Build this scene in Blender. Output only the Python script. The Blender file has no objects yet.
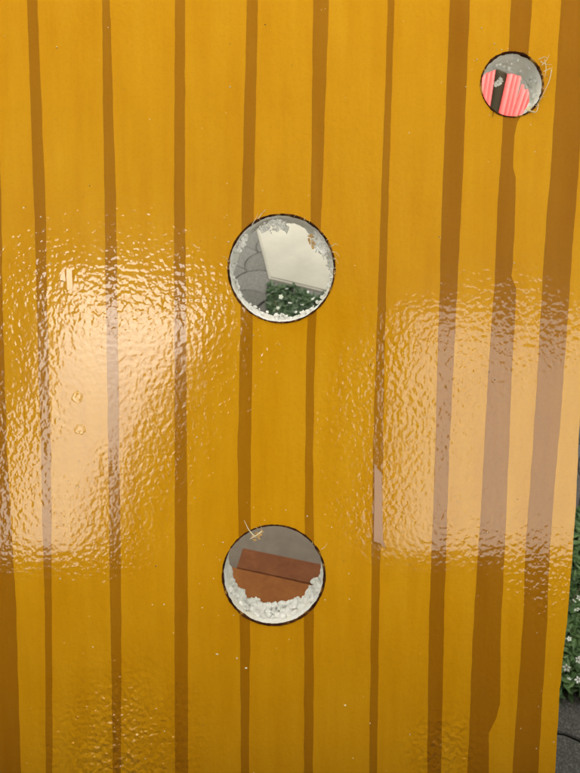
import bpy, bmesh, math, random
from mathutils import Vector, Matrix, noise

random.seed(7)
R = math.radians
scene = bpy.context.scene
col = scene.collection

# ------------------------------------------------------------------ camera
W0, H0, FPX = 580.0, 773.0, 620.0           # photograph size and focal length in its pixels
PITCH = 45.0
CAM = Vector((0.0, 0.0, 1.15))
FWD = Vector((0, math.cos(R(PITCH)), -math.sin(R(PITCH))))
UPV = Vector((0, math.sin(R(PITCH)), math.cos(R(PITCH))))
cam_data = bpy.data.cameras.new('camera')
cam = bpy.data.objects.new('camera', cam_data)
col.objects.link(cam)
cam.location = CAM
cam.rotation_euler = (R(90 - PITCH), 0, 0)
cam_data.sensor_fit = 'VERTICAL'
cam_data.sensor_height = 24.0
cam_data.lens = 24.0 * FPX / H0
cam_data.clip_start = 0.02
cam_data.clip_end = 500
cam_data.dof.use_dof = True
cam_data.dof.focus_distance = 0.61
cam_data.dof.aperture_fstop = 8.0
scene.camera = cam

# ------------------------------------------------------------------ sky, sun, exposure
SUN_ELEV, SUN_AZ = 58.0, 208.0               # azimuth from +Y towards +X
world = bpy.data.worlds.new('World')
scene.world = world
world.use_nodes = True
wn, wl = world.node_tree.nodes, world.node_tree.links
bg = wn['Background']
sky = wn.new('ShaderNodeTexSky')
sky.sky_type = 'NISHITA'
sky.sun_disc = False
sky.sun_elevation = R(SUN_ELEV)
sky.sun_rotation = R(SUN_AZ)
sky.dust_density = 4.0
sky.ozone_density = 0.6
hs = wn.new('ShaderNodeHueSaturation')
hs.inputs['Saturation'].default_value = 0.10
wl.new(sky.outputs[0], hs.inputs['Color'])
warm = wn.new('ShaderNodeMix')               # hazy, slightly warm overcast
warm.data_type = 'RGBA'; warm.blend_type = 'MULTIPLY'
warm.inputs[0].default_value = 1.0
warm.inputs[7].default_value = (1.0, 0.965, 0.85, 1)
wl.new(hs.outputs[0], warm.inputs[6])
wl.new(warm.outputs[2], bg.inputs['Color'])
bg.inputs['Strength'].default_value = 0.15
sun_data = bpy.data.lights.new('sun', 'SUN')
sun_data.energy = 0.5
sun_data.angle = R(10)
sun_data.color = (1.0, 0.95, 0.87)
sun = bpy.data.objects.new('sun', sun_data)
col.objects.link(sun)
sdir = Vector((math.sin(R(SUN_AZ)) * math.cos(R(SUN_ELEV)), math.cos(R(SUN_AZ)) * math.cos(R(SUN_ELEV)), math.sin(R(SUN_ELEV))))
sun.rotation_euler = (-sdir).to_track_quat('-Z', 'Y').to_euler()
sun.location = sdir * 10
vs = scene.view_settings
vs.view_transform = 'Standard'
vs.look = 'None'
vs.exposure = 2.55
vs.gamma = 1
vs.use_curve_mapping = False
scene.render.engine = 'CYCLES'
scene.cycles.use_denoising = True
scene.cycles.max_bounces = 8

# ------------------------------------------------------------------ helpers
def tag(o, label=None, cat=None, group=None, kind=None):
    if label: o['label'] = label
    if cat: o['category'] = cat
    if group: o['group'] = group
    if kind: o['kind'] = kind
    return o

def empty(name, loc=(0, 0, 0)):
    o = bpy.data.objects.new(name, None)
    o.empty_display_size = 0.05
    o.location = loc
    col.objects.link(o)
    return o

def link(name, me, m, parent=None):
    if m and not me.materials: me.materials.append(m)
    o = bpy.data.objects.new(name, me)
    col.objects.link(o)
    o.parent = parent
    return o

def mesh(name, vs_, fs, smooth=False):
    me = bpy.data.meshes.new(name)
    me.from_pydata([tuple(v) for v in vs_], [], fs)
    if smooth: me.polygons.foreach_set('use_smooth', [True] * len(me.polygons))
    me.update()
    return me

def prism(poly, z0, z1):
    n = len(poly)
    v = [(x, y, z0) for x, y in poly] + [(x, y, z1) for x, y in poly]
    f = [tuple(range(n - 1, -1, -1)), tuple(range(n, 2 * n))]
    f += [(i, (i + 1) % n, n + (i + 1) % n, n + i) for i in range(n)]
    return v, f

def box_mesh(name, sx, sy, sz, bev=0.004, seg=2):
    bm = bmesh.new()
    bmesh.ops.create_cube(bm, size=1)
    bmesh.ops.scale(bm, vec=(sx, sy, sz), verts=bm.verts)
    bmesh.ops.translate(bm, vec=(0, 0, sz / 2), verts=bm.verts)
    if bev: bmesh.ops.bevel(bm, geom=bm.edges[:], offset=bev, segments=seg, affect='EDGES')
    me = bpy.data.meshes.new(name)
    bm.to_mesh(me); bm.free()
    return me

def ray(px, py):
    return (FWD * FPX + Vector((1, 0, 0)) * (px - W0 / 2) - UPV * (py - H0 / 2)).normalized()

def hit_z(px, py, z=0.0):                    # where the line of sight meets the height z
    d = ray(px, py)
    return CAM + d * ((z - CAM.z) / d.z)

def hit_y(px, py, y):
    d = ray(px, py)
    return CAM + d * (y / d.y)

# ------------------------------------------------------------------ the panel's own frame
FOOT = 53.0                                   # the panel faces the camera squarely 53 px above the picture's centre
DIST = 0.60
N_IN = (FWD * FPX + UPV * FOOT).normalized()
NRM = -N_IN
P0 = CAM + N_IN * DIST
UAX = Vector((1, 0, 0))
VAX = NRM.cross(UAX).normalized()
PM = Matrix((UAX, VAX, NRM)).transposed().to_4x4()
PM.translation = P0
def uv(px, py):
    d = ray(px, py)
    p = CAM + d * (DIST / d.dot(N_IN)) - P0
    return (p.dot(UAX), p.dot(VAX))

# ------------------------------------------------------------------ materials
def mat(name, base, rough=0.6, spec=0.5):
    m = bpy.data.materials.new(name)
    m.use_nodes = True
    b = m.node_tree.nodes['Principled BSDF']
    b.inputs['Base Color'].default_value = (*base, 1)
    b.inputs['Roughness'].default_value = rough
    b.inputs['Specular IOR Level'].default_value = spec
    return m

class NT:
    def __init__(s, m):
        s.n, s.l = m.node_tree.nodes, m.node_tree.links
        s.b = s.n['Principled BSDF']
        s.tc = s.n.new('ShaderNodeTexCoord')
    def map(s, scale, rot=(0, 0, 0)):
        k = s.n.new('ShaderNodeMapping')
        k.inputs['Scale'].default_value = scale
        k.inputs['Rotation'].default_value = rot
        s.l.new(s.tc.outputs['Object'], k.inputs['Vector'])
        return k.outputs[0]
    def noise(s, scale, detail=2, rough=0.5, vec=None, dist=0.0):
        k = s.n.new('ShaderNodeTexNoise')
        k.inputs['Scale'].default_value = scale
        k.inputs['Detail'].default_value = detail
        k.inputs['Roughness'].default_value = rough
        k.inputs['Distortion'].default_value = dist
        s.l.new(vec or s.tc.outputs['Object'], k.inputs['Vector'])
        return k.outputs['Fac']
    def ramp(s, fac, stops):
        k = s.n.new('ShaderNodeValToRGB')
        e = k.color_ramp.elements
        while len(e) < len(stops): e.new(0.5)
        for a, (p, c) in zip(e, stops):
            a.position = p
            a.color = (*c, 1) if len(c) == 3 else c
        s.l.new(fac, k.inputs[0])
        return k.outputs[0]
    def mix(s, fac, a, b, mode='MIX'):
        k = s.n.new('ShaderNodeMix')
        k.data_type = 'RGBA'; k.blend_type = mode
        for sock, v in ((k.inputs[0], fac), (k.inputs[6], a), (k.inputs[7], b)):
            if isinstance(v, (int, float)): sock.default_value = v
            elif isinstance(v, tuple): sock.default_value = (*v, 1)
            else: s.l.new(v, sock)
        return k.outputs[2]
    def math(s, op, a, b=0.0, c=0.0):
        k = s.n.new('ShaderNodeMath'); k.operation = op
        for i, v in enumerate((a, b, c)):
            if isinstance(v, (int, float)): k.inputs[i].default_value = v
            else: s.l.new(v, k.inputs[i])
        return k.outputs[0]
    def bump(s, h, dist, strength=1.0, prev=None):
        k = s.n.new('ShaderNodeBump')
        k.inputs['Strength'].default_value = strength
        k.inputs['Distance'].default_value = dist
        s.l.new(h, k.inputs['Height'])
        if prev: s.l.new(prev, k.inputs['Normal'])
        return k.outputs[0]
    def color(s, c): s.l.new(c, s.b.inputs['Base Color'])
    def normal(s, c): s.l.new(c, s.b.inputs['Normal'])

RIPPLE = 0.00041
def resin(name, c_lo, c_mid, c_hi, ripple=RIPPLE):
    """glossy pigmented resin: orange-peel ripple shared by everything that uses panel coordinates"""
    m = mat(name, c_mid, 0.085, 0.45)
    t = NT(m)
    streak = t.noise(7, 5, 0.65, t.map((7, 0.7, 1)))
    blot = t.noise(5, 6, 0.7)
    fine = t.noise(420, 2, 0.6)
    c = t.ramp(streak, [(0.3, c_lo), (0.5, c_mid), (0.72, c_hi)])
    c2 = t.ramp(blot, [(0.3, c_lo), (0.52, c_mid), (0.75, c_hi)])
    c = t.mix(0.5, c, c2)
    sp = t.ramp(fine, [(0.2, (0.86, 0.84, 0.8)), (0.5, (1, 1, 1))])
    c = t.mix(0.6, c, sp, 'MULTIPLY')
    t.color(c)
    # ripple height: small cells, calmer and livelier areas, plus slow swell and vertical runs
    area = t.ramp(t.noise(7, 2, 0.5), [(0.39, (0.36,) * 3), (0.60, (1.0,) * 3)])
    cells = t.noise(205, 1.0, 0.4, t.map((1.0, 0.85, 1.0)), 0.15)
    def rough_spot(x, y, rad, gain):          # where the resin cured coarser
        mp = t.n.new('ShaderNodeMapping')
        u_, w_ = uv(x, y)
        mp.inputs['Location'].default_value = (-u_ / rad, -w_ / rad, 0)
        mp.inputs['Scale'].default_value = (1 / rad, 1 / rad, 1)
        t.l.new(t.tc.outputs['Object'], mp.inputs['Vector'])
        g = t.n.new('ShaderNodeTexGradient'); g.gradient_type = 'SPHERICAL'
        t.l.new(mp.outputs[0], g.inputs['Vector'])
        return t.math('MULTIPLY', g.outputs['Fac'], gain)
    for a_ in ((125, 745, 0.11, 8.0), (440, 750, 0.055, 7.0), (545, 600, 0.06, 1.5)):
        area = t.math('ADD', area, rough_spot(*a_))
    cells = t.math('MULTIPLY', t.math('SUBTRACT', cells, 0.5), area)
    swell = t.noise(26, 1, 0.4)
    runs = t.noise(30, 1, 0.4, t.map((1.0, 0.28, 1.0)))
    h = t.math('ADD', cells, t.math('MULTIPLY', swell, 0.45))
    h = t.math('ADD', h, t.math('MULTIPLY', runs, 0.5))
    t.normal(t.bump(h, ripple))
    return m

M_yellow = resin('yellow_resin', (0.60, 0.258, 0.003), (0.68, 0.318, 0.006), (0.74, 0.374, 0.014))
M_stripe = resin('brown_resin', (0.365, 0.140, 0.003), (0.415, 0.169, 0.005), (0.46, 0.198, 0.010))
M_stripe2 = resin('dark_brown_resin', (0.33, 0.122, 0.003), (0.38, 0.150, 0.005), (0.425, 0.176, 0.010))
M_sliver = mat('smooth_resin', (0.36, 0.14, 0.012), 0.09, 0.5)
M_sliver_y = mat('smooth_yellow_resin', (0.74, 0.36, 0.02), 0.09, 0.5)

M_foam = mat('white_foam', (0.80, 0.79, 0.75), 0.9, 0.2)
M_foam.node_tree.nodes['Principled BSDF'].inputs['Subsurface Weight'].default_value = 0.3
M_foam.node_tree.nodes['Principled BSDF'].inputs['Subsurface Radius'].default_value = (1, 1, 1)
M_foam.node_tree.nodes['Principled BSDF'].inputs['Subsurface Scale'].default_value = 0.008
t = NT(M_foam)
t.color(t.mix(t.ramp(t.noise(60, 4, 0.6), [(0.40, (0,) * 3), (0.66, (1,) * 3)]), (0.95, 0.94, 0.92), (0.88, 0.83, 0.73)))
vor = t.n.new('ShaderNodeTexVoronoi'); vor.inputs['Scale'].default_value = 330
t.l.new(t.tc.outputs['Object'], vor.inputs['Vector'])
t.normal(t.bump(vor.outputs['Distance'], 0.0008, 0.6))

M_shard = mat('torn_foam', (0.90, 0.89, 0.86), 0.9, 0.1)
M_edge = mat('burnt_edge', (0.075, 0.022, 0.008), 0.85, 0.1)
t = NT(M_edge)
t.color(t.ramp(t.noise(95, 4, 0.65), [(0.42, (0.030, 0.009, 0.004)), (0.55, (0.085, 0.028, 0.008)), (0.64, (0.45, 0.24, 0.06))]))
M_fibre = mat('glass_fibre', (0.78, 0.66, 0.42), 0.5)
M_tear = mat('torn_skin', (0.72, 0.46, 0.18), 0.6)
M_dust = mat('foam_dust', (0.80, 0.72, 0.52), 0.8)

M_ground = mat('joint_sand', (0.050, 0.047, 0.042), 0.95)
t = NT(M_ground)
t.color(t.ramp(t.noise(90, 4, 0.7), [(0.3, (0.035, 0.034, 0.030)), (0.7, (0.095, 0.090, 0.080))]))
M_paver = mat('paver_concrete', (0.12, 0.115, 0.10), 0.9)
t = NT(M_paver)
oi = t.n.new('ShaderNodeObjectInfo')
c = t.ramp(t.noise(300, 3, 0.7), [(0.30, (0.036, 0.036, 0.034)), (0.5, (0.070, 0.069, 0.065)), (0.72, (0.17, 0.168, 0.16))])
tint = t.ramp(oi.outputs['Random'], [(0, (0.82, 0.80, 0.74)), (1, (1.12, 1.1, 1.08))])
t.color(t.mix(1.0, c, tint, 'MULTIPLY'))
t.normal(t.bump(t.noise(350, 3, 0.7), 0.002, 0.8))

M_wall = mat('pale_concrete_top', (0.62, 0.60, 0.53), 0.85)
t = NT(M_wall)
t.color(t.ramp(t.noise(8, 5, 0.65), [(0.3, (0.175, 0.166, 0.140)), (0.7, (0.225, 0.215, 0.182))]))
t.normal(t.bump(t.noise(160, 3, 0.6), 0.001, 0.5))
M_slab = mat('pale_concrete', (0.40, 0.37, 0.33), 0.85)
t = NT(M_slab)
t.color(t.ramp(t.noise(30, 5, 0.65), [(0.3, (0.15, 0.120, 0.093)), (0.7, (0.195, 0.158, 0.124))]))
M_brick = mat('brown_brick', (0.24, 0.085, 0.03), 0.85)
t = NT(M_brick)
t.color(t.ramp(t.noise(45, 5, 0.65), [(0.3, (0.14, 0.040, 0.009)), (0.55, (0.185, 0.056, 0.013)), (0.8, (0.23, 0.078, 0.022))]))
t.normal(t.bump(t.noise(220, 3, 0.6), 0.0015, 0.6))
M_brick2 = mat('orange_brown_brick', (0.27, 0.09, 0.016), 0.85)
t = NT(M_brick2)
t.color(t.ramp(t.noise(45, 5, 0.65), [(0.3, (0.21, 0.064, 0.009)), (0.55, (0.265, 0.086, 0.013)), (0.8, (0.32, 0.115, 0.024))]))
M_pink = mat('pink_plastic', (0.76, 0.125, 0.120), 0.5, 0.3)
M_olive = mat('olive_wood', (0.034, 0.032, 0.018), 0.8, 0.2)
M_leaf = mat('leaf', (0.050, 0.105, 0.030), 0.5, 0.4)
t = NT(M_leaf)
t.color(t.ramp(t.noise(35, 2), [(0.3, (0.045, 0.095, 0.030)), (0.55, (0.085, 0.155, 0.050)), (0.8, (0.16, 0.23, 0.085))]))
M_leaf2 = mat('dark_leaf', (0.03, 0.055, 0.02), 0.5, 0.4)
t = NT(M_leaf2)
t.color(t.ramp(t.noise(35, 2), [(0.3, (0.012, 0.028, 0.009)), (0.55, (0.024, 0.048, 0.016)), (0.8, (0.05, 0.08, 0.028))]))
M_petal = mat('white_petal', (0.74, 0.76, 0.72), 0.6)
t = NT(M_petal)
oi = t.n.new('ShaderNodeObjectInfo')
t.color(t.ramp(oi.outputs['Random'], [(0, (0.52, 0.55, 0.46)), (1, (0.80, 0.82, 0.79))]))
M_flower_eye = mat('flower_centre', (0.65, 0.55, 0.15), 0.7)
M_stem = mat('stem', (0.07, 0.06, 0.03), 0.9)
M_hedge = mat('hedge_leaf', (0.045, 0.075, 0.025), 0.7, 0.2)
M_roof = mat('added_roof_paint', (0.74, 0.72, 0.68), 0.8)
M_yard = mat('bounce_yard_pale', (0.42, 0.40, 0.36), 0.9)
t = NT(M_yard)
t.color(t.ramp(t.noise(6, 6, 0.65), [(0.3, (0.30, 0.29, 0.27)), (0.7, (0.40, 0.385, 0.36))]))
M_bench = mat('added_bench_timber', (0.11, 0.07, 0.04), 0.75)
M_bark = mat('added_bark', (0.10, 0.07, 0.045), 0.9)

# ------------------------------------------------------------------ setting: ground and pavers
gr = link('ground', mesh('ground', [(-60, -60, 0), (60, -60, 0), (60, 60, 0), (-60, 60, 0)], [(0, 1, 2, 3)]), M_ground)
tag(gr, kind='structure')

PR = 0.080                                    # paver radius, fish-scale shape
def paver_outline(r):
    p = [(r * math.cos(a), r * math.sin(a)) for a in [math.pi * i / 12 for i in range(13)]]
    p += [(-r + r * math.cos(a), -r + r * math.sin(a)) for a in [math.pi / 2 * (1 - i / 6) for i in range(1, 7)]]
    p += [(r + r * math.cos(a), -r + r * math.sin(a)) for a in [math.pi - math.pi / 2 * i / 6 for i in range(1, 6)]]
    return p
def paver_mesh():
    out = paver_outline(PR)
    n = len(out)
    cx, cy = 0, -0.12 * PR
    def ring(d, z):
        rr = []
        for i, (x, y) in enumerate(out):
            x0, y0 = out[i - 1]; x1, y1 = out[(i + 1) % n]
            tx, ty = x1 - x0, y1 - y0
            L = math.hypot(tx, ty) or 1
            rr.append((x - ty / L * d, y + tx / L * d, z))
        return rr
    v = ring(0.0012, 0.0) + ring(0.0012, 0.0055) + ring(0.0035, 0.0075)
    f = [(k * n + i, k * n + (i + 1) % n, (k + 1) * n + (i + 1) % n, (k + 1) * n + i) for k in range(2) for i in range(n)]
    f.append(tuple(range(2 * n, 3 * n)))
    return mesh('paver_stone', v, f)
pave = tag(empty('pavement', (0.30, 1.35, 0.0)), kind='structure')
pme = paver_mesh()
pme.materials.append(M_paver)
PROT = R(28)
cnt = 0
BED1 = [hit_z(x, y) for x, y in ((270, 290), (345, 309), (360, 345), (272, 345))]
BED2 = [hit_z(x, y) for x, y in ((500, 520), (600, 512), (690, 600), (680, 700), (500, 694))]
def inside(p, poly):
    c = False
    for i in range(len(poly)):
        a, b = poly[i - 1], poly[i]
        if (a[1] > p[1]) != (b[1] > p[1]) and p[0] < (b[0] - a[0]) * (p[1] - a[1]) / (b[1] - a[1]) + a[0]: c = not c
    return c
cand = []
for j in range(-24, 25):
    for i in range(-16, 17):
        x = (i + 0.5 * (j % 2)) * 2 * PR
        y = j * PR
        X = 0.30 + x * math.cos(PROT) - y * math.sin(PROT)
        Y = 1.35 + x * math.sin(PROT) + y * math.cos(PROT)
        if -0.62 < X < 1.15 and 0.12 < Y < 2.65 and not inside((X, Y), BED1) and not inside((X, Y), BED2):
            cand.append((X, Y))
cand.sort(key=lambda p: min(math.hypot(p[0] + 0.1, p[1] - 1.6), math.hypot(p[0] - 0.6, p[1] - 0.8)))
for X, Y in cand[:296]:
    o = link('paver_stone', pme, None, pave)
    o.location = (X - 0.30, Y - 1.35, random.uniform(0, 0.003))
    o.rotation_euler = (random.uniform(-.012, .012), random.uniform(-.012, .012), PROT + random.uniform(-.02, .02))
    o.scale = (1, 1, 1)

# ------------------------------------------------------------------ the panel
panel = empty('sandwich_panel')
panel.matrix_world = PM
tag(panel, 'glossy mustard yellow panel with brown vertical stripes and three cut round holes', 'panel')

T_SKIN, T_ALL = 0.003, 0.031
V_BOT = -P0.z / VAX.z + 0.030                 # lower edge stands on the ground
PB = [(-70, -70), (-64, 150), (-58, 400), (-50, 600), (-44, 773)]
RE = [(612, -70), (603, 0), (594, 150), (586, 300), (579, 430), (576, 500), (572, 560), (567.5, 615), (561.5, 670), (559, 700), (555, 773)]
left = [uv(*p) for p in PB]
def fine(pts, seed):                          # slightly uneven sawn edge
    r = []
    for (x0, y0), (x1, y1) in zip(pts, pts[1:]):
        n = max(1, int(abs(y1 - y0) / 6))
        for i in range(n):
            q = i / n; y = y0 + (y1 - y0) * q
            r.append((x0 + (x1 - x0) * q + 0.5 * noise.noise((y * 0.07, seed, 1)) + 0.25 * noise.noise((y * 0.3, seed, 5)), y))
    return r + [pts[-1]]
right = [uv(*p) for p in fine(RE, 3)]
left.append((left[-1][0], V_BOT)); right.append((right[-1][0], V_BOT))
outline = left + right[::-1]                  # goes down the left, up the right: counter-clockwise

HOLES = [('H1', 281.5, 268.5, 53.0, 54.0), ('H2', 512.0, 84.5, 31.0, 32.3), ('H3', 273.7, 575.2, 50.8, 49.8)]
def hole_loop(h, n, d=0.0, jit=0.0, seed=0):
    _, cx, cy, rx, ry = h
    r = []
    for i in range(n):
        a = 2 * math.pi * i / n
        k = d + jit * noise.noise((math.cos(a) * 9 + seed, math.sin(a) * 9, seed * 3.7))
        r.append(uv(cx + (rx + k) * math.cos(a), cy - (ry + k) * math.sin(a)))
    return r

def cut(me_v, me_f, holes, name):
    me = mesh(name, me_v, me_f)
    o = bpy.data.objects.new(name, me); col.objects.link(o)
    tmp = []
    for k, h in enumerate(holes):
        cm = mesh('cut', *prism(hole_loop(h, 112, 0.3, 1.0, k), -0.3, 0.3))
        co = bpy.data.objects.new('cut', cm); col.objects.link(co)
        md = o.modifiers.new('b', 'BOOLEAN'); md.operation = 'DIFFERENCE'; md.solver = 'EXACT'; md.object = co
        tmp.append(co)
    dg = bpy.context.evaluated_depsgraph_get(); dg.update()
    res = bpy.data.meshes.new_from_object(o.evaluated_get(dg))
    res.name = name
    for co in tmp: bpy.data.objects.remove(co)
    bpy.data.objects.remove(o)
    return res

link('front_skin', cut(*prism(outline, -T_SKIN, 0.0), HOLES, 'front_skin'), M_yellow, panel)
link('back_skin', cut(*prism(outline, -T_ALL, -T_ALL + T_SKIN), HOLES, 'back_skin'), M_yellow, panel)
# foam between the skins: the outer faces, set back a little
inner = []
cxm = sum(p[0] for p in outline) / len(outline); cym = sum(p[1] for p in outline) / len(outline)
for x, y in outline: inner.append((x + (0.003 if x < cxm else -0.003), y + (0.003 if y < cym else -0.003)))
nn = len(inner)
fv = [(x, y, -T_SKIN) for x, y in inner] + [(x, y, -T_ALL + T_SKIN) for x, y in inner]
link('foam_core', mesh('foam_core', fv, [(i, (i + 1) % nn, nn + (i + 1) % nn, nn + i) for i in range(nn)]), M_foam, panel)

# torn foam walls of the three holes and their burnt cut edges
def foam_wall(h, seed, inset_back, rag, lump):
    """inset_back(angle) in photo pixels: how far the torn foam closes the hole towards the back"""
    _, cx, cy, rx, ry = h
    NA, ND = 240, 26
    v = []
    for j in range(ND + 1):
        q = j / ND
        z = -T_SKIN * 0.8 - q * (T_ALL - T_SKIN * 0.5)
        for i in range(NA):
            a = 2 * math.pi * i / NA
            ca, sa = math.cos(a), math.sin(a)
            p3 = Vector((ca * rx * 0.11, sa * ry * 0.11, q * 6.0 + seed * 11.3))
            f1 = noise.voronoi(p3 * 1.3)[0][0]
            f2 = noise.voronoi(p3 * 3.1)[0][0]
            big = noise.noise(p3 * 0.35)
            lk = 0.4 + 0.6 * lobe(a, R(265), 1.0)
            k = 0.3 + inset_back(a) * q ** 1.3 + lk * min(1, q * 5) * (lump * max(0, 0.75 - f1) + lump * 0.5 * max(0, 0.6 - f2))
            k += rag * q * max(0.0, big + 0.15) * 2.0 + rag * 0.5 * q * noise.noise(p3 * 1.7)
            k = max(k, 0.2)
            u, w = uv(cx + (rx - k) * ca, cy - (ry - k) * sa)
            v.append((u, w, z + 0.0016 * q * noise.noise(p3 * 2.2)))
    f = []
    for j in range(ND):
        for i in range(NA):
            a, b = j * NA + i, j * NA + (i + 1) % NA
            f.append((a, a + NA, b + NA, b))
    # the end of the foam ring laps back over the rear skin
    base = len(v)
    for i in range(NA):
        a = 2 * math.pi * i / NA
        u, w = uv(cx + (rx + 4) * math.cos(a), cy - (ry + 4) * math.sin(a))
        v.append((u, w, -T_ALL - 0.0015))
    for i in range(NA):
        a, b = ND * NA + i, ND * NA + (i + 1) % NA
        f.append((a, base + i, base + (i + 1) % NA, b))
    o = link('hole_wall', mesh('hole_wall', v, f, True), M_foam, panel)
    o['label'] = 'torn white foam lining of a cut round hole'
    return o
def lobe(a, at, width):                       # a soft bump round the angle
    d = (a - at + math.pi) % (2 * math.pi) - math.pi
    return math.exp(-(d / width) ** 2)
foam_wall(HOLES[0], 1, lambda a: 0.6 + 4.0 * lobe(a, R(250), 0.9) + 3 * lobe(a, R(40), 0.25) + 2 * lobe(a, R(150), 0.3), 1.8, 2.4)
foam_wall(HOLES[1], 2, lambda a: 0.5 + 1.5 * lobe(a, R(270), 0.7) + 3.0 * lobe(a, R(75), 0.4), 1.8, 1.6)
foam_wall(HOLES[2], 3, lambda a: 0.5 + 2.5 * lobe(a, R(275), 0.8) + 3 * lobe(a, R(190), 0.3), 2.2, 3.0)

def cut_edge(h, seed):
    _, cx, cy, rx, ry = h
    NA = 180
    v, f = [], []
    for i in range(NA):
        a = 2 * math.pi * i / NA
        n1 = noise.noise((math.cos(a) * 7 + seed, math.sin(a) * 7, 5.1))
        n2 = noise.noise((math.cos(a) * 22 + seed, math.sin(a) * 22, 1.7))
        wo = 0.15 + 0.6 * n1 + 0.5 * n2
        wi = 0.9 + 0.8 * n1 + 0.5 * n2
        for k, z in ((0.9 + max(wo, -0.3), 0.0002), (0.5 + 0.3 * wo, 0.0009 + 0.0003 * n2), (-0.2 - 0.35 * wi, 0.0004), (-max(0.3, wi), -T_SKIN * 0.55)):
            u, w = uv(cx + (rx + k) * math.cos(a), cy - (ry + k) * math.sin(a))
            v.append((u, w, z))
    for i in range(NA):
        for k in range(3):
            a, b = i * 4 + k, ((i + 1) % NA) * 4 + k
            f.append((a, a + 1, b + 1, b))
    o = link('cut_edge', mesh('cut_edge', v, f, True), M_edge, panel)
    o['label'] = 'dark burnt rim of a sawn round hole'
for k, h in enumerate(HOLES): cut_edge(h, 3.3 * k + 1)

# brown stripes laid into the resin
STR = [
 [(-70, -30, -12), (0, -27, -6), (200, -20, 1.5), (300, -18, 2.6), (455, -14, 7), (600, -10, 16), (773, -8, 21)],
 [(-70, 24, 33), (0, 27, 37.5), (200, 34, 45.5), (300, 37, 47), (455, 41, 51), (615, 45, 52), (773, 46, 52.5)],
 [(-70, 101, 108), (0, 102, 110), (200, 104.5, 116), (460, 108.5, 119.5), (615, 110.5, 121.5), (773, 113, 121)],
 [(-70, 175, 185), (0, 175, 185), (200, 174, 185), (455, 175, 187), (615, 174.5, 188), (773, 175, 188)],
 [(-70, 249, 259), (0, 247, 258), (200, 242, 254), (300, 241, 253), (455, 237.5, 251), (640, 240, 250), (773, 241, 249)],
 [(-70, 314, 332), (0, 313, 329), (200, 311, 322), (350, 306.5, 315), (455, 305, 313), (615, 304, 314), (773, 304, 313)],
 [(-70, 390, 396), (0, 388, 394.5), (200, 381, 388.5), (380, 375, 384), (455, 373, 383), (615, 371, 379), (773, 369, 377)],
 [(-70, 453, 474), (0, 450, 470), (200, 442, 461.5), (455, 435, 449), (615, 429, 444), (773, 427, 441)],
 [(-70, 514, 536), (0, 511, 532), (60, 508, 528), (112, 503, 523), (122, 502.5, 517), (136, 502, 514), (168, 500, 513), (178, 499.5, 515.5),
  (200, 498, 515.5), (262, 495, 513), (276, 494.5, 511.5), (288, 494, 516), (379, 488, 511.5), (541, 479, 505), (620, 473.5, 501), (704, 470, 500), (718, 469.5, 496), (733, 469, 488.5), (773, 467, 489)],
 [(-70, 566, 590), (0, 561, 584.5), (160, 551, 579), (253, 544, 572), (399, 536, 562), (455, 532, 557), (541, 526, 550), (620, 523, 547), (773, 512, 538)],
]
def stripe(rows, seed):
    def at(y):
        for a, b in zip(rows, rows[1:]):
            if a[0] <= y <= b[0]:
                q = (y - a[0]) / (b[0] - a[0])
                return a[1] + (b[1] - a[1]) * q, a[2] + (b[2] - a[2]) * q
    ys = sorted(set([-68 + 7 * i for i in range(120) if -68 + 7 * i < 773] + [min(r[0], 773) for r in rows[1:]]))
    L, Rr = [], []
    for y in ys:
        x0, x1 = at(y)
        j0 = 0.55 * noise.noise((y * 0.05, seed, 0.3)) + 0.3 * noise.noise((y * 0.21, seed, 4.3))
        j1 = 0.55 * noise.noise((y * 0.05, seed, 7.9)) + 0.3 * noise.noise((y * 0.21, seed, 9.3))
        L.append(uv(x0 + j0, y)); Rr.append(uv(x1 + j1, y))
    L.append((L[-1][0], V_BOT + 0.002)); Rr.append((Rr[-1][0], V_BOT + 0.002))
    poly = L + Rr[::-1]
    cxs = [r[1] for r in rows] + [r[2] for r in rows]
    hs_ = [h for h in HOLES if min(cxs) - 3 < h[1] + h[3] and max(cxs) + 3 > h[1] - h[3]]
    v, f = [], []
    n = len(L)                               # quads between the two edges, closed to a thin solid
    for z in (-0.001, 0.00015):
        v += [(x, y, z) for x, y in L] + [(x, y, z) for x, y in Rr]
    for i in range(n - 1):
        f.append((2 * n + i, 2 * n + i + 1, 3 * n + i + 1, 3 * n + i))
        f.append((i, n + i, n + i + 1, i + 1))
        f.append((i, i + 1, 2 * n + i + 1, 2 * n + i))
        f.append((n + i, 3 * n + i, 3 * n + i + 1, n + i + 1))
    f.append((0, 2 * n, 3 * n, n)); f.append((n - 1, 2 * n - 1, 4 * n - 1, 3 * n - 1))
    me = cut(v, f, hs_, 'stripe') if hs_ else mesh('stripe', v, f)
    return link('stripe', me, M_stripe2 if seed in (0.0, 2.7 * 7, 2.7 * 8, 2.7 * 9) else M_stripe, panel)
for k, rows in enumerate(STR): stripe(rows, 2.7 * k)

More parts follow.
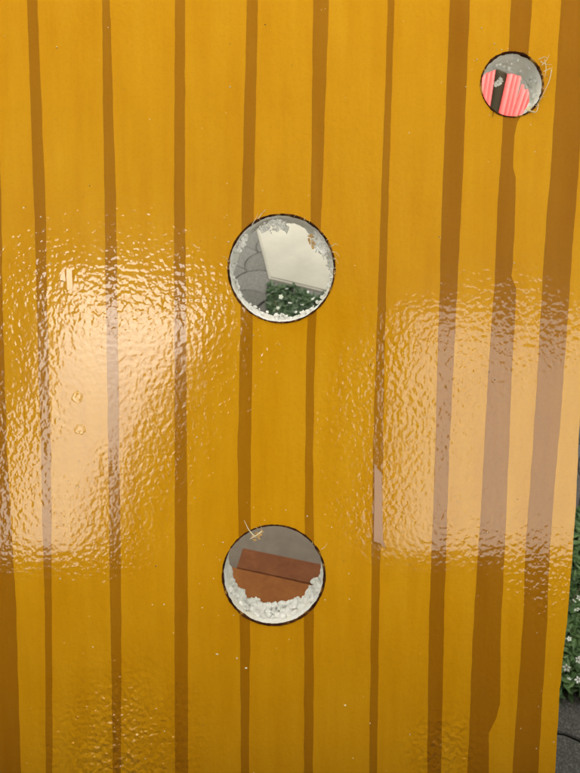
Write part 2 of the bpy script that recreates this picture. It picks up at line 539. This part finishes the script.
# smooth raised slivers of resin
def sliver(pts, tilt_u, tilt_v, m, label):
    p = [uv(*q) for q in pts]
    cx = sum(q[0] for q in p) / len(p); cy = sum(q[1] for q in p) / len(p)
    n = len(p)
    top = [(x, y, 0.0011 + (x - cx) * tilt_u + (y - cy) * tilt_v) for x, y in p]
    v = top + [(x, y, -0.0008) for x, y in p]
    f = [tuple(range(n))] + [(i, n + i, n + (i + 1) % n, (i + 1) % n) for i in range(n)]
    me = mesh('resin_sliver', v, f)
    bm = bmesh.new(); bm.from_mesh(me); bmesh.ops.recalc_face_normals(bm, faces=bm.faces); bm.to_mesh(me); bm.free()
    o = link('resin_sliver', me, m, panel)
    o['label'] = label
sliver([(374, 463), (377, 468), (381.5, 473), (382, 500), (382.5, 528), (383, 540), (386, 549), (380, 543), (373.5, 541), (374, 500)][::-1],
       -0.085, 0.0, M_sliver, 'smooth pale resin sliver on the brown stripe')
for pts in ([(67, 268), (72.5, 270), (73, 289), (67.5, 290)], [(61, 276), (65, 270), (66, 281), (60.5, 280)]):
    sliver(pts[::-1], -0.05, 0.05, M_sliver_y, 'small smooth pale drip in the yellow resin')

# two burst bubbles in the resin
def bubble(px, py, r):
    cx, cy = uv(px, py)
    v, f = [], []
    NA = 20
    prof = [(1.2, -0.0001), (1.0, 0.00022), (0.8, 0.00008), (0.45, 0.00012)]
    for q, z in prof:
        for i in range(NA):
            a = 2 * math.pi * i / NA
            w = 1 + 0.4 * noise.noise((math.cos(a) * 1.7, math.sin(a) * 1.7, px)); z_ = z * (1 + 1.2 * noise.noise((math.cos(a) * 2, math.sin(a) * 2, px + 9)))
            v.append((cx + r * q * w * math.cos(a), cy + r * q * w * math.sin(a), z_))
    v.append((cx, cy, 0.00018))
    for j in range(3):
        for i in range(NA): f.append((j * NA + i, j * NA + (i + 1) % NA, (j + 1) * NA + (i + 1) % NA, (j + 1) * NA + i))
    for i in range(NA): f.append((3 * NA + i, 3 * NA + (i + 1) % NA, 4 * NA))
    link('resin_bubble', mesh('resin_bubble', v, f, True), M_sliver_y, panel)
bubble(77.5, 397, 0.0052)
bubble(80, 430, 0.0045)

# loose glass fibres and torn skin at the rims
def tube(points, r, name, m, parent, taper=True):
    v, f = [], []
    K = 5
    n = len(points)
    for i, p in enumerate(points):
        p = Vector(p)
        d = (Vector(points[min(i + 1, n - 1)]) - Vector(points[max(i - 1, 0)])).normalized()
        a = d.orthogonal().normalized(); b = d.cross(a)
        rr = r * (1 - 0.75 * i / (n - 1)) if taper else r
        for k in range(K):
            t_ = 2 * math.pi * k / K
            v.append(p + a * rr * math.cos(t_) + b * rr * math.sin(t_))
    for i in range(n - 1):
        for k in range(K): f.append((i * K + k, i * K + (k + 1) % K, (i + 1) * K + (k + 1) % K, (i + 1) * K + k))
    f.append(tuple(range(K - 1, -1, -1))); f.append(tuple((n - 1) * K + k for k in range(K)))
    return link(name, mesh(name, v, f, True), m, parent)
def fibre(pts, r=0.0004, z0=0.0012, lift=0.002, m=None):
    dense = []
    for k in range(len(pts) - 1):
        p0 = pts[max(k - 1, 0)]; p1 = pts[k]; p2 = pts[k + 1]; p3 = pts[min(k + 2, len(pts) - 1)]
        for q in (0, 0.25, 0.5, 0.75):
            dense.append(tuple(0.5 * (2 * p1[c] + (p2[c] - p0[c]) * q + (2 * p0[c] - 5 * p1[c] + 4 * p2[c] - p3[c]) * q * q + (3 * p1[c] - p0[c] - 3 * p2[c] + p3[c]) * q ** 3)
                               + 0.25 * noise.noise((p1[0] + q * 3, p1[1], c * 5.0)) for c in (0, 1)))
    pts = dense + [pts[-1]]
    q = [(*uv(x, y), z0 + lift * i / (len(pts) - 1)) for i, (x, y) in enumerate(pts)]
    tube(q, r, 'glass_fibre', m or M_fibre, panel)
fibre([(541, 66), (545, 62), (548, 56)]); fibre([(540, 62), (544, 65), (550, 66)]); fibre([(543, 72), (548, 70), (551, 69)])
fibre([(551, 70), (548, 83), (541, 97), (535, 108)], 0.00045, 0.001, 0.001); fibre([(544, 60), (545, 70), (543, 79)])
fibre([(538, 60), (543, 58), (546, 60)]); fibre([(528, 111), (535, 113), (537, 106)], 0.0008)
fibre([(493, 111), (492, 116), (491.5, 119)], 0.0004, m=M_edge)
fibre([(331, 247), (335, 244), (338, 246)]); fibre([(332, 252), (336, 253), (339, 257)]); fibre([(333, 258), (336, 260), (338, 264)], 0.0003)
fibre([(258, 219), (262, 214), (266, 210)], 0.0006); fibre([(252, 225), (256, 219), (258, 214)], 0.0004)
fibre([(256, 537), (249, 529), (244.5, 519)], 0.0009, 0.0012, 0.003); fibre([(262, 531), (256, 535), (250, 538)], 0.0010)
fibre([(321, 549), (325, 546), (327, 542)], 0.0003); fibre([(229, 262), (226, 258), (223, 257)], 0.0003)
def flap(pts, z, m, label):                   # small torn scrap, thick enough to be a solid
    p = [uv(*q) for q in pts]
    n = len(p)
    v = [(x, y, z + 0.0015 * noise.noise((x * 300, y * 300, 1))) for x, y in p]
    cx = sum(q[0] for q in p) / n; cy = sum(q[1] for q in p) / n
    v += [(cx + (x - cx) * 0.8, cy + (y - cy) * 0.8, z - 0.003) for x, y in p]
    f = [tuple(range(n)), tuple(range(2 * n - 1, n - 1, -1))] + [(i, n + i, n + (i + 1) % n, (i + 1) % n) for i in range(n)]
    o = link('torn_scrap', mesh('torn_scrap', v, f), m, panel)
    o['label'] = label
# foam crumbs heaped inside the lower hole, and a few in the others
def blob(c, r, seed, v, f):
    bm = bmesh.new()
    bmesh.ops.create_icosphere(bm, subdivisions=2, radius=1)
    o = len(v)
    sr = random.Random(seed)
    sq = [sr.uniform(0.6, 1.45) for _ in range(3)]
    for x in bm.verts:
        k = 1 + 0.75 * noise.noise(x.co * 1.7 + Vector((seed, 0, 0)))
        e = x.co * r * k
        v.append((c[0] + e.x * sq[0], c[1] + e.y * sq[1], c[2] + e.z * sq[2]))
    for q in bm.faces: f.append(tuple(o + a.index for a in q.verts))
    bm.free()
def crumbs(h, n, a0, a1, depth, rmin, rmax, seed, inset):
    _, cx, cy, rx, ry = h
    v, f = [], []
    rnd = random.Random(seed)
    for i in range(n):
        a = R(rnd.uniform(a0, a1)); q = rnd.uniform(0.1, 1) ** 0.7
        r = rnd.uniform(rmin, rmax)
        k = inset(a) * q * rnd.uniform(0.5, 1.0) + 1.0
        u, w = uv(cx + (rx - k) * math.cos(a), cy - (ry - k) * math.sin(a))
        blob((u, w, -T_SKIN - depth * q - r), r, rnd.uniform(0, 90), v, f)
    o = link('foam_crumbs', mesh('foam_crumbs', v, f, True), M_shard, panel)
    tag(o, 'white foam crumbs along the hole wall', kind='stuff')
crumbs(HOLES[2], 190, 198, 342, 0.024, 0.0008, 0.0042, 1, lambda a: 3 + 6 * lobe(a, R(270), 0.7))
crumbs(HOLES[0], 110, 150, 400, 0.024, 0.0006, 0.0022, 2, lambda a: 3 + 6 * lobe(a, R(250), 0.8))
crumbs(HOLES[1], 60, 180, 470, 0.024, 0.0006, 0.0020, 3, lambda a: 3)

rnd = random.Random(12)                      # short hairs frayed out of the cut edges
for h, n, a0, a1 in ((HOLES[0], 9, -10, 60), (HOLES[0], 4, 60, 200), (HOLES[1], 8, -60, 50), (HOLES[2], 3, 20, 170)):
    for i in range(n):
        a = R(rnd.uniform(a0, a1)); b_ = a + rnd.uniform(-.9, .9); L = rnd.uniform(1.5, 5)
        x, y = h[1] + (h[3] - 0.5) * math.cos(a), h[2] - (h[4] - 0.5) * math.sin(a)
        x1, y1 = x + L * math.cos(b_), y - L * math.sin(b_)
        fibre([(x, y), ((x + x1) / 2 + rnd.uniform(-.6, .6), (y + y1) / 2 + rnd.uniform(-.6, .6)), (x1, y1)], rnd.uniform(.00012, .0003), 0.0008, 0.0015)
def scrap(pts, z, m, label, n, r0, r1, seed):        # torn ragged scrap: a clump of small flat shards
    rnd = random.Random(seed)
    xs = [p[0] for p in pts]; ys = [p[1] for p in pts]
    v, f = [], []
    while n:
        x, y = rnd.uniform(min(xs), max(xs)), rnd.uniform(min(ys), max(ys))
        if not inside((x, y), pts): continue
        n -= 1
        u, w = uv(x, y)
        o0 = len(v)
        blob((0, 0, 0), rnd.uniform(r0, r1), rnd.uniform(0, 99), v, f)
        rot = Matrix.Rotation(rnd.uniform(0, 6.28), 3, Vector((rnd.uniform(-1, 1), rnd.uniform(-1, 1), rnd.uniform(-1, 1))).normalized())
        for q in range(o0, len(v)):
            p = rot @ Vector((v[q][0] * 1.5, v[q][1], v[q][2] * 0.45))
            v[q] = (u + p.x, w + p.y, z + p.z + rnd.uniform(-.0003, .0003))
    o = link('torn_scrap', mesh('torn_scrap', v, f, False), m, panel)
    o['label'] = label
scrap([(310, 231), (316, 234), (318, 242), (314, 247), (309, 240)], -0.012, M_tear, 'tan torn scrap of skin in the middle hole', 26, 0.0008, 0.0018, 1)
scrap([(316, 230), (325, 237), (332, 251), (326, 256), (317, 248), (313, 238)], -0.011, M_shard, 'ragged pale foam scrap in the middle hole', 60, 0.0009, 0.0024, 2)
scrap([(258, 224), (268, 219), (287, 218), (288, 227), (272, 229), (260, 228)], -0.013, M_shard, 'bright foam scrap at the top of the middle hole', 60, 0.0009, 0.0023, 3)
scrap([(235, 243), (245, 231), (247, 238), (237, 250)], -0.010, M_shard, 'bright foam scrap at the left of the middle hole', 30, 0.0009, 0.0022, 4)
scrap([(251, 538), (262, 530), (263, 535), (255, 541)], -0.002, M_tear, 'tan torn splinters on the lower hole rim', 16, 0.0007, 0.0016, 5)
scrap([(503, 73), (508, 69), (509, 74), (505, 78), (501, 77)], -0.020, M_shard, 'white foam scrap in the small hole', 16, 0.0007, 0.0015, 6)
scrap([(527, 108), (537, 104), (538, 113), (530, 113)], -0.002, M_fibre, 'pale torn splinters on the small hole rim', 18, 0.0006, 0.0014, 7)

# dust specks lying on the resin
v, f = [], []
rnd = random.Random(5)
specks = [(230, 87, .6), (57, 47, .5), (24, 208, .5), (197, 437, .6), (217, 654, .7), (237, 658, .6), (246, 668, .7), (345, 705, .8), (353, 758, .5), (370, 723, .5), (440, 238, .6), (41, 217, .7)]
for i in range(95):
    specks.append((rnd.uniform(0, 560), rnd.uniform(0, 773), rnd.uniform(0.2, 0.5)))
for i in range(40):
    h = rnd.choice(HOLES); a = rnd.uniform(0, 6.28); k = rnd.uniform(1.1, 1.5)
    specks.append((h[1] + h[3] * k * math.cos(a), h[2] + h[4] * k * math.sin(a), rnd.uniform(0.2, 0.55)))
for x, y, r in specks:
    if any(((x - h[1]) / h[3]) ** 2 + ((y - h[2]) / h[4]) ** 2 < 1.08 for h in HOLES): continue
    u, w = uv(x, y)
    blob((u, w, 0.0004), r * 0.0011, x, v, f)
dv, df = [], []
for i in range(46):
    u, w = uv(rnd.uniform(0, 550), rnd.uniform(0, 773)) if i > 5 else uv(*((230, 44), (57, 48), (439, 237), (26, 207), (303, 318), (197, 437))[i])
    if any(math.hypot(u - uv(h[1], h[2])[0], w - uv(h[1], h[2])[1]) < 0.06 for h in HOLES): continue
    blob((u, w, 0.0002), rnd.uniform(0.0002, 0.00055), i, dv, df)
tag(link('grit_specks', mesh('grit_specks', dv, df, True), M_stem, panel), 'dark grit specks on the glossy resin', kind='stuff')
sp = link('foam_dust', mesh('foam_dust', v, f, True), M_dust, panel)
tag(sp, 'pale dust specks scattered on the glossy resin', kind='stuff')

# ------------------------------------------------------------------ behind the holes
# low pale concrete plinth, its top seen from above
ZT = 0.022
tp = [hit_z(x, y, ZT) for x, y in ((269, 277), (300, 284.5), (335, 293), (400, 308), (430, 210), (330, 196), (247, 185), (253, 213), (261, 245))]
v, f = prism([(p.x, p.y) for p in tp], 0.0, ZT)
me = mesh('plinth', v, f)
bm = bmesh.new(); bm.from_mesh(me)
bmesh.ops.recalc_face_normals(bm, faces=bm.faces)
bmesh.ops.bevel(bm, geom=[e for e in bm.edges if e.verts[0].co.z > 0.01 and e.verts[1].co.z > 0.01], offset=0.005, segments=3, affect='EDGES')
bm.to_mesh(me); bm.free()
ctr = sum(tp, Vector()) / len(tp)
o = link('concrete_plinth', me, M_wall)
for q in me.vertices: q.co -= Vector((ctr.x, ctr.y, 0))
o.location = (ctr.x, ctr.y, 0)
tag(o, 'pale concrete plinth above the flowers seen through the middle hole', 'plinth')

# concrete slab and two brown bricks under the lower hole
s0 = hit_z(276, 560, 0.04)
slab = link('concrete_slab', box_mesh('concrete_slab', 0.44, 0.34, 0.045, 0.005), M_slab)
slab.location = (s0.x + 0.02, s0.y + 0.02, 0.0105); slab.rotation_euler.z = R(-9)
tag(slab, 'pale concrete slab under the brown bricks seen through the lower hole', 'slab')
ZB = 0.0555
top = ZB + 0.055
p1, p2, p3, p4 = hit_z(243, 547.5, top), hit_z(320, 563.5, top), hit_z(235, 568, top), hit_z(312, 585, top)
bd = (p2 - p1).normalized(); ang = math.atan2(bd.y, bd.x)
bn = Vector((-bd.y, bd.x, 0))
wid = abs((p3 - p1).dot(bn))
bme = box_mesh('brick', 0.21, wid - 0.001, 0.055, 0.0015)
for k, lab in ((0, 'brown brick nearest the grey slab edge, seen through the lower hole'), (1, 'brown brick half hidden by foam crumbs in the lower hole')):
    o = link('brick', bme if k == 0 else box_mesh('brick', 0.21, wid * 1.25, 0.0547, 0.0015), M_brick if k == 0 else M_brick2)
    c_ = p1 + bd * 0.105 - bn * (wid * 0.5 if k == 0 else wid * 1.618) - bd * (0.018 * k)
    o.location = (c_.x, c_.y, ZB)
    o.rotation_euler.z = ang - 0.01 * k
    tag(o, lab, 'brick', 'bricks on the slab')

# pink ribbed sheets seen through the small hole
YP = 2.05
def ribbed(x0t, x0b, x1t, x1b, yt, name_label, seed):
    """upright corrugated sheet, corners taken where the photo shows them, standing on the ground"""
    tl, tr = hit_y(x0t, yt, YP), hit_y(x1t, yt, YP)
    bl, br = hit_y(x0b, 110, YP), hit_y(x1b, 110, YP)
    def ground(t_, b_):
        q = (t_.z - 0.009) / (t_.z - b_.z)
        return t_ + (b_ - t_) * q
    gl, gr_ = ground(tl, bl), ground(tr, br)
    wv = (tr - tl).length
    ribs = max(2, round(wv / 0.015))
    n = ribs * 8
    v, f = [], []
    for i in range(n + 1):
        q = i / n
        off = 0.013 * math.sin(2 * math.pi * q * ribs)
        for p in (tl.lerp(tr, q), gl.lerp(gr_, q)):
            v.append((p.x, p.y + off, p.z)); v.append((p.x, p.y + off + 0.002, p.z))
    for i in range(n):
        a_, b_ = i * 4, i * 4 + 4
        f += [(a_, a_ + 2, b_ + 2, b_), (a_ + 1, b_ + 1, b_ + 3, a_ + 3), (a_, b_, b_ + 1, a_ + 1), (a_ + 2, a_ + 3, b_ + 3, b_ + 2)]
    f += [(0, 1, 3, 2), (4 * n, 4 * n + 2, 4 * n + 3, 4 * n + 1)]
    o = link('ribbed_sheet', mesh('ribbed_sheet', v, f, True), M_pink)
    tag(o, name_label, 'plastic sheet', 'pink sheets behind the panel')
ribbed(484, 476, 497, 489, 56, 'pink ribbed plastic sheet left of the dark olive post', 1)
ribbed(510, 500, 523, 513, 66, 'taller pink ribbed plastic sheet right of the dark olive post', 2)
ribbed(522, 514, 540, 532, 86, 'shorter pink ribbed plastic sheet at the right in the small hole', 3)
pt, pb = hit_y(503, 64, YP + 0.03), hit_y(494, 110, YP + 0.03)
q = (pt.z - 0.009) / (pt.z - pb.z)
pg = pt + (pb - pt) * q
post = tube([pg, pg.lerp(pt, 0.5), pt.lerp(pg, 0.05), pt], 0.022, 'wooden_post', M_olive, None, False)
for p in post.data.polygons: p.use_smooth = True
tag(post, 'dark olive post leaning between the pink sheets in the small hole', 'post')

# flowering ground cover: leaves and white five-petalled flowers
def leaf_mesh_add(v, f, c, n, d, L, w):
    s = n.cross(d).normalized()
    o = len(v)
    v += [c, c + d * L * 0.45 + s * w + n * 0.002, c + d * L, c + d * L * 0.45 - s * w + n * 0.002, c + d * L * 0.5 - n * 0.001]
    f += [(o, o + 4, o + 1), (o + 1, o + 4, o + 2), (o + 2, o + 4, o + 3), (o + 3, o + 4, o)]
def flower_mesh():
    v, f = [], []
    for k in range(5):
        a = 2 * math.pi * k / 5
        d = Vector((math.cos(a), math.sin(a), 0.18)); s = Vector((-math.sin(a), math.cos(a), 0))
        o = len(v)
        v += [d * 0.0012, d * 0.007 + s * 0.0038, d * 0.0125 + Vector((0, 0, -0.001)), d * 0.007 - s * 0.0038, d * 0.007 + Vector((0, 0, 0.0012))]
        f += [(o, o + 1, o + 4), (o + 1, o + 2, o + 4), (o + 2, o + 3, o + 4), (o + 3, o, o + 4)]
    return mesh('flower', v, f)
FLOW = flower_mesh(); FLOW.materials.append(M_petal)
def bed(poly, n_leaf, n_flow, label, seed, extra, h=0.07, fs=0.7, lm=None):
    rnd = random.Random(seed)
    xs = [p[0] for p in poly]; ys = [p[1] for p in poly]
    root = empty('flowering_plant', (sum(xs) / len(xs), sum(ys) / len(ys), 0.0))
    org = Vector(root.location)
    def pick():
        while True:
            p = (rnd.uniform(min(xs), max(xs)), rnd.uniform(min(ys), max(ys)))
            if inside(p, poly): return Vector((p[0], p[1], 0)) - org
    v, f = [], []
    for i in range(n_leaf):
        p = pick()
        hh = h * (0.55 + 0.5 * noise.noise((p + org) * 14))
        p.z = rnd.uniform(0.01, max(0.02, hh))
        az = rnd.uniform(0, 6.28); tl = rnd.uniform(-0.5, 0.5)
        d = Vector((math.cos(az) * math.cos(tl), math.sin(az) * math.cos(tl), math.sin(tl)))
        n = Vector((rnd.uniform(-.5, .5), rnd.uniform(-.7, .3), 1)).normalized()
        n = (n - d * n.dot(d)).normalized()
        leaf_mesh_add(v, f, p, n, d, rnd.uniform(0.014, 0.030), rnd.uniform(0.0035, 0.007))
    tag(link('foliage', mesh('foliage', v, f), lm or M_leaf, root), kind='stuff')
    # trailing stems
    for i in range(6):
        p = pick(); q = pick(); m_ = (p + q) / 2; m_.z = 0.05
        p.z = 0.004; q.z = 0.02
        tube([p, m_, q], 0.0016, 'stem', M_stem, root)
    spots = [(hit_z(x, y, h * 0.8) - org) for x, y in extra]
    spots += [None] * n_flow
    for s in spots:
        if s is None:
            s = pick(); s.z = h * rnd.uniform(0.75, 1.0)
        o = link('flower', FLOW, None, root)
        o.location = s
        o.rotation_euler = (rnd.uniform(0.1, 0.8), rnd.uniform(-.4, .4), rnd.uniform(0, 6.28))
        k = rnd.uniform(0.5, 1.15) * fs; o.scale = (k, k * rnd.uniform(.8, 1), k)
    tag(root, label, 'plant')
bed(BED1, 2600, 2, 'green ground cover with white flowers seen through the middle hole', 4,
    [(287, 289), (281, 297), (290, 303), (308, 292), (313, 299), (296, 312), (302, 305), (278, 308)], 0.06, 0.65, M_leaf2)
bed(BED2, 5200, 14, 'green ground cover with white star flowers beside the panel edge', 8,
    [(574, 601), (577, 610), (569, 639), (578, 660), (566.5, 668), (569, 679), (578, 680), (579, 598)], 0.06, 0.62)

# ------------------------------------------------------------------ added unseen surroundings that shape the resin's light and reflections
# added roof, out of view: limits the mirrored sky and the light
roof = empty('added_roof', (0, 0, 2.3))
RX0, RX1 = -5.2, 5.2
RY0, RZ0, RY1, RZ1 = -3.10, 4.20, 0.45, 2.20      # high open edge behind the viewpoint, low edge above the panel
SKEW = 0.12                                       # the high edge runs slightly askew
def roof_y(x): return RY0 - SKEW * x
v = []
for x in (RX0, RX1):
    v += [(x, roof_y(x), RZ0 - 2.3), (x, RY1, RZ1 - 2.3), (x, RY1, RZ1 - 2.22), (x, roof_y(x), RZ0 - 2.22)]
f = [(0, 1, 2, 3), (7, 6, 5, 4), (0, 4, 5, 1), (2, 6, 7, 3), (1, 5, 6, 2), (3, 7, 4, 0)]
link('added_ceiling_board', mesh('added_ceiling_board', v, f), M_roof, roof)
o = link('added_fascia', box_mesh('added_fascia', RX1 - RX0, 0.03, 0.16, 0.004), M_roof, roof)
o.location = (0, RY0 - 0.018, RZ0 - 2.3 - 0.05); o.rotation_euler.z = -math.atan(SKEW)
tag(roof, kind='structure')
bounce_yard = link('bounce_yard', mesh('bounce_yard', [(-12, -12, 0.004), (12, -12, 0.004), (12, -0.3, 0.004), (-12, -0.3, 0.004)], [(0, 1, 2, 3)]), M_yard)  # unseen pale ground added to bounce light up to the ceiling
tag(bounce_yard, kind='structure')

def leafy(name, label, cat, fn, n, loc, size, m, added_trunk, core=None, seed=1):
    root = empty(name, loc)
    v, f = [], []
    rnd = random.Random(seed)
    for i in range(n):
        p = fn(rnd)
        d = Vector((rnd.uniform(-1, 1), rnd.uniform(-1, 1), rnd.uniform(-.6, 1))).normalized()
        leaf_mesh_add(v, f, p, d.orthogonal().normalized(), d, size * rnd.uniform(.7, 1.3), size * .28)
    tag(link('added_crown', mesh('added_crown', v, f), m, root), kind='stuff')
    if core: link('blocking_core', core, m, root)  # solid core, keeps light from passing through the leaves
    for pts, r in added_trunk: tube(pts, r, 'added_trunk', M_bark, root)
    tag(root, label, cat)
def con_r(z): return (1.33 - 0.07 * z) * (1 if z < 5.6 else max(0.02, (7.2 - z) / 1.6))
def con_x(z): return -0.78 + 0.205 * z
def cone_fn(rnd):
    z = 7.1 * rnd.random() ** 0.85
    a = rnd.uniform(0, 6.28)
    k = con_r(z) * (0.6 + 0.45 * rnd.random() ** 0.5) * (1 + 0.15 * noise.noise((math.cos(a) * 2, math.sin(a) * 2, z * 2)))
    return Vector((con_x(z) + k * math.cos(a), k * math.sin(a), z + 0.1))
def cone_core():
    v, f = [], []
    K, J = 24, 18
    for j in range(J):
        z = 0.25 + 6.7 * j / (J - 1)
        for k in range(K):
            a = 2 * math.pi * k / K
            r = con_r(z) * 0.86 * (1 + 0.14 * noise.noise((math.cos(a) * 2, math.sin(a) * 2, z * 2)))
            v.append((con_x(z) + r * math.cos(a), r * math.sin(a), z))
    for j in range(J - 1):
        for k in range(K): f.append((j * K + k, j * K + (k + 1) % K, (j + 1) * K + (k + 1) % K, (j + 1) * K + k))
    f += [tuple(range(K - 1, -1, -1)), tuple((J - 1) * K + k for k in range(K))]
    return mesh('blocking_core', v, f, True)
leafy('added_conifer', 'added dark conifer shape splitting the mirrored sky behind the viewpoint', 'tree', cone_fn, 20000, (0, -3.9, 0), 0.09, M_hedge,
      [([(-.75, 0, 0), (-.53, 0, 1), (.17, 0, 4.2)], 0.08)], cone_core())  # added, unseen: makes the dark gap between the two bright reflections
def hedge(label, x0, x1, loc, rz, top_h, n, seed):  # hedges added to close off sky light and bound the reflections
    L = x1 - x0
    def prof(x): return top_h + 0.06 * top_h * (noise.noise((x * 0.9, seed, 1)) + 0.5 * noise.noise((x * 3, seed, 1)))
    def fn(rnd):
        x = rnd.uniform(x0, x1)
        return Vector((x, rnd.uniform(-.38, .38), (1 - 0.97 * rnd.random() ** 1.8) * prof(x)))
    k = 24
    v, f = [], []
    for i in range(k + 1):
        x = x0 + L * i / k
        h = prof(x) - 0.12
        v += [(x, -.25, 0), (x, -.3, h * .7), (x, -.12, h), (x, .12, h), (x, .3, h * .7), (x, .25, 0)]
    for i in range(k):
        for j in range(5): f.append((i * 6 + j, i * 6 + j + 1, i * 6 + 7 + j, i * 6 + 6 + j))
    f += [tuple(range(6)), tuple(k * 6 + j for j in range(5, -1, -1))]
    leafy('added_hedge', label, 'hedge', fn, n, loc, 0.10, M_hedge, [([(x0 + L * q, 0, 0), (x0 + L * q, .03, top_h * .5)], 0.03) for q in (.1, .5, .9)], mesh('blocking_core', v, f), seed)
    bpy.context.view_layer.update()
    for o_ in col.objects:
        if o_.name.startswith('added_hedge') and o_.get('label') == label: o_.rotation_euler.z = rz
hedge('added low hedge shape bounding the mirrored sky behind the viewpoint', -3.2, 4.4, (0, -5.4, 0), 0, 2.4, 9000, 3)
hedge('added tall hedge shape blocking sky at the left behind the viewpoint', -2.8, 2.8, (-5.60, -5.0, 0), R(10), 6.4, 7000, 11)
hedge('added tall hedge shape blocking sky at the right behind the viewpoint', -2.8, 2.8, (6.9, -4.8, 0), R(-14), 6.6, 7000, 17)
hedge('added tall hedge shape blocking side light on the left', -3.6, 3.6, (-5.9, -1.2, 0), R(90), 4.6, 4000, 23)
hedge('added hedge shape limiting side light on the right', -3.6, 3.6, (6.0, -1.0, 0), R(90), 2.8, 4000, 29)
hedge('added hedge shape limiting sky light beyond the panel', -5.5, 5.5, (0, 3.9, 0), 0, 2.7, 22000, 37)

# added bench, out of view: darkens the panel's lower part, trims its reflection
bench = empty('added_bench', (0.10, -0.62, 0.0))
BW, BD, BH = 3.2, 0.80, 0.80
pm = box_mesh('added_bench_board', BW, BD / 5 - 0.006, 0.035, 0.003)
for k in range(5):
    o = link('added_bench_board', pm, M_bench, bench); o.location = (random.uniform(-.01, .01), -BD / 2 + BD / 5 * (k + .5), BH - 0.035)
fm = box_mesh('added_side_board', BW - 0.02, 0.022, 0.136, 0.003)
for k in range(5):
    o = link('added_side_board', fm, M_bench, bench); o.location = (random.uniform(-.008, .008), BD / 2 - 0.30, 0.02 + 0.14 * k)
lm = box_mesh('added_bench_leg', 0.07, 0.07, BH - 0.04, 0.004)
for sx in (-1, 1):
    for sy in (-1, 1):
        o = link('added_bench_leg', lm, M_bench, bench); o.location = (sx * (BW / 2 - 0.06), -0.14 + sy * 0.20, 0.005)
tag(bench, 'added dark bench shape shading the lower part of the panel', 'bench')
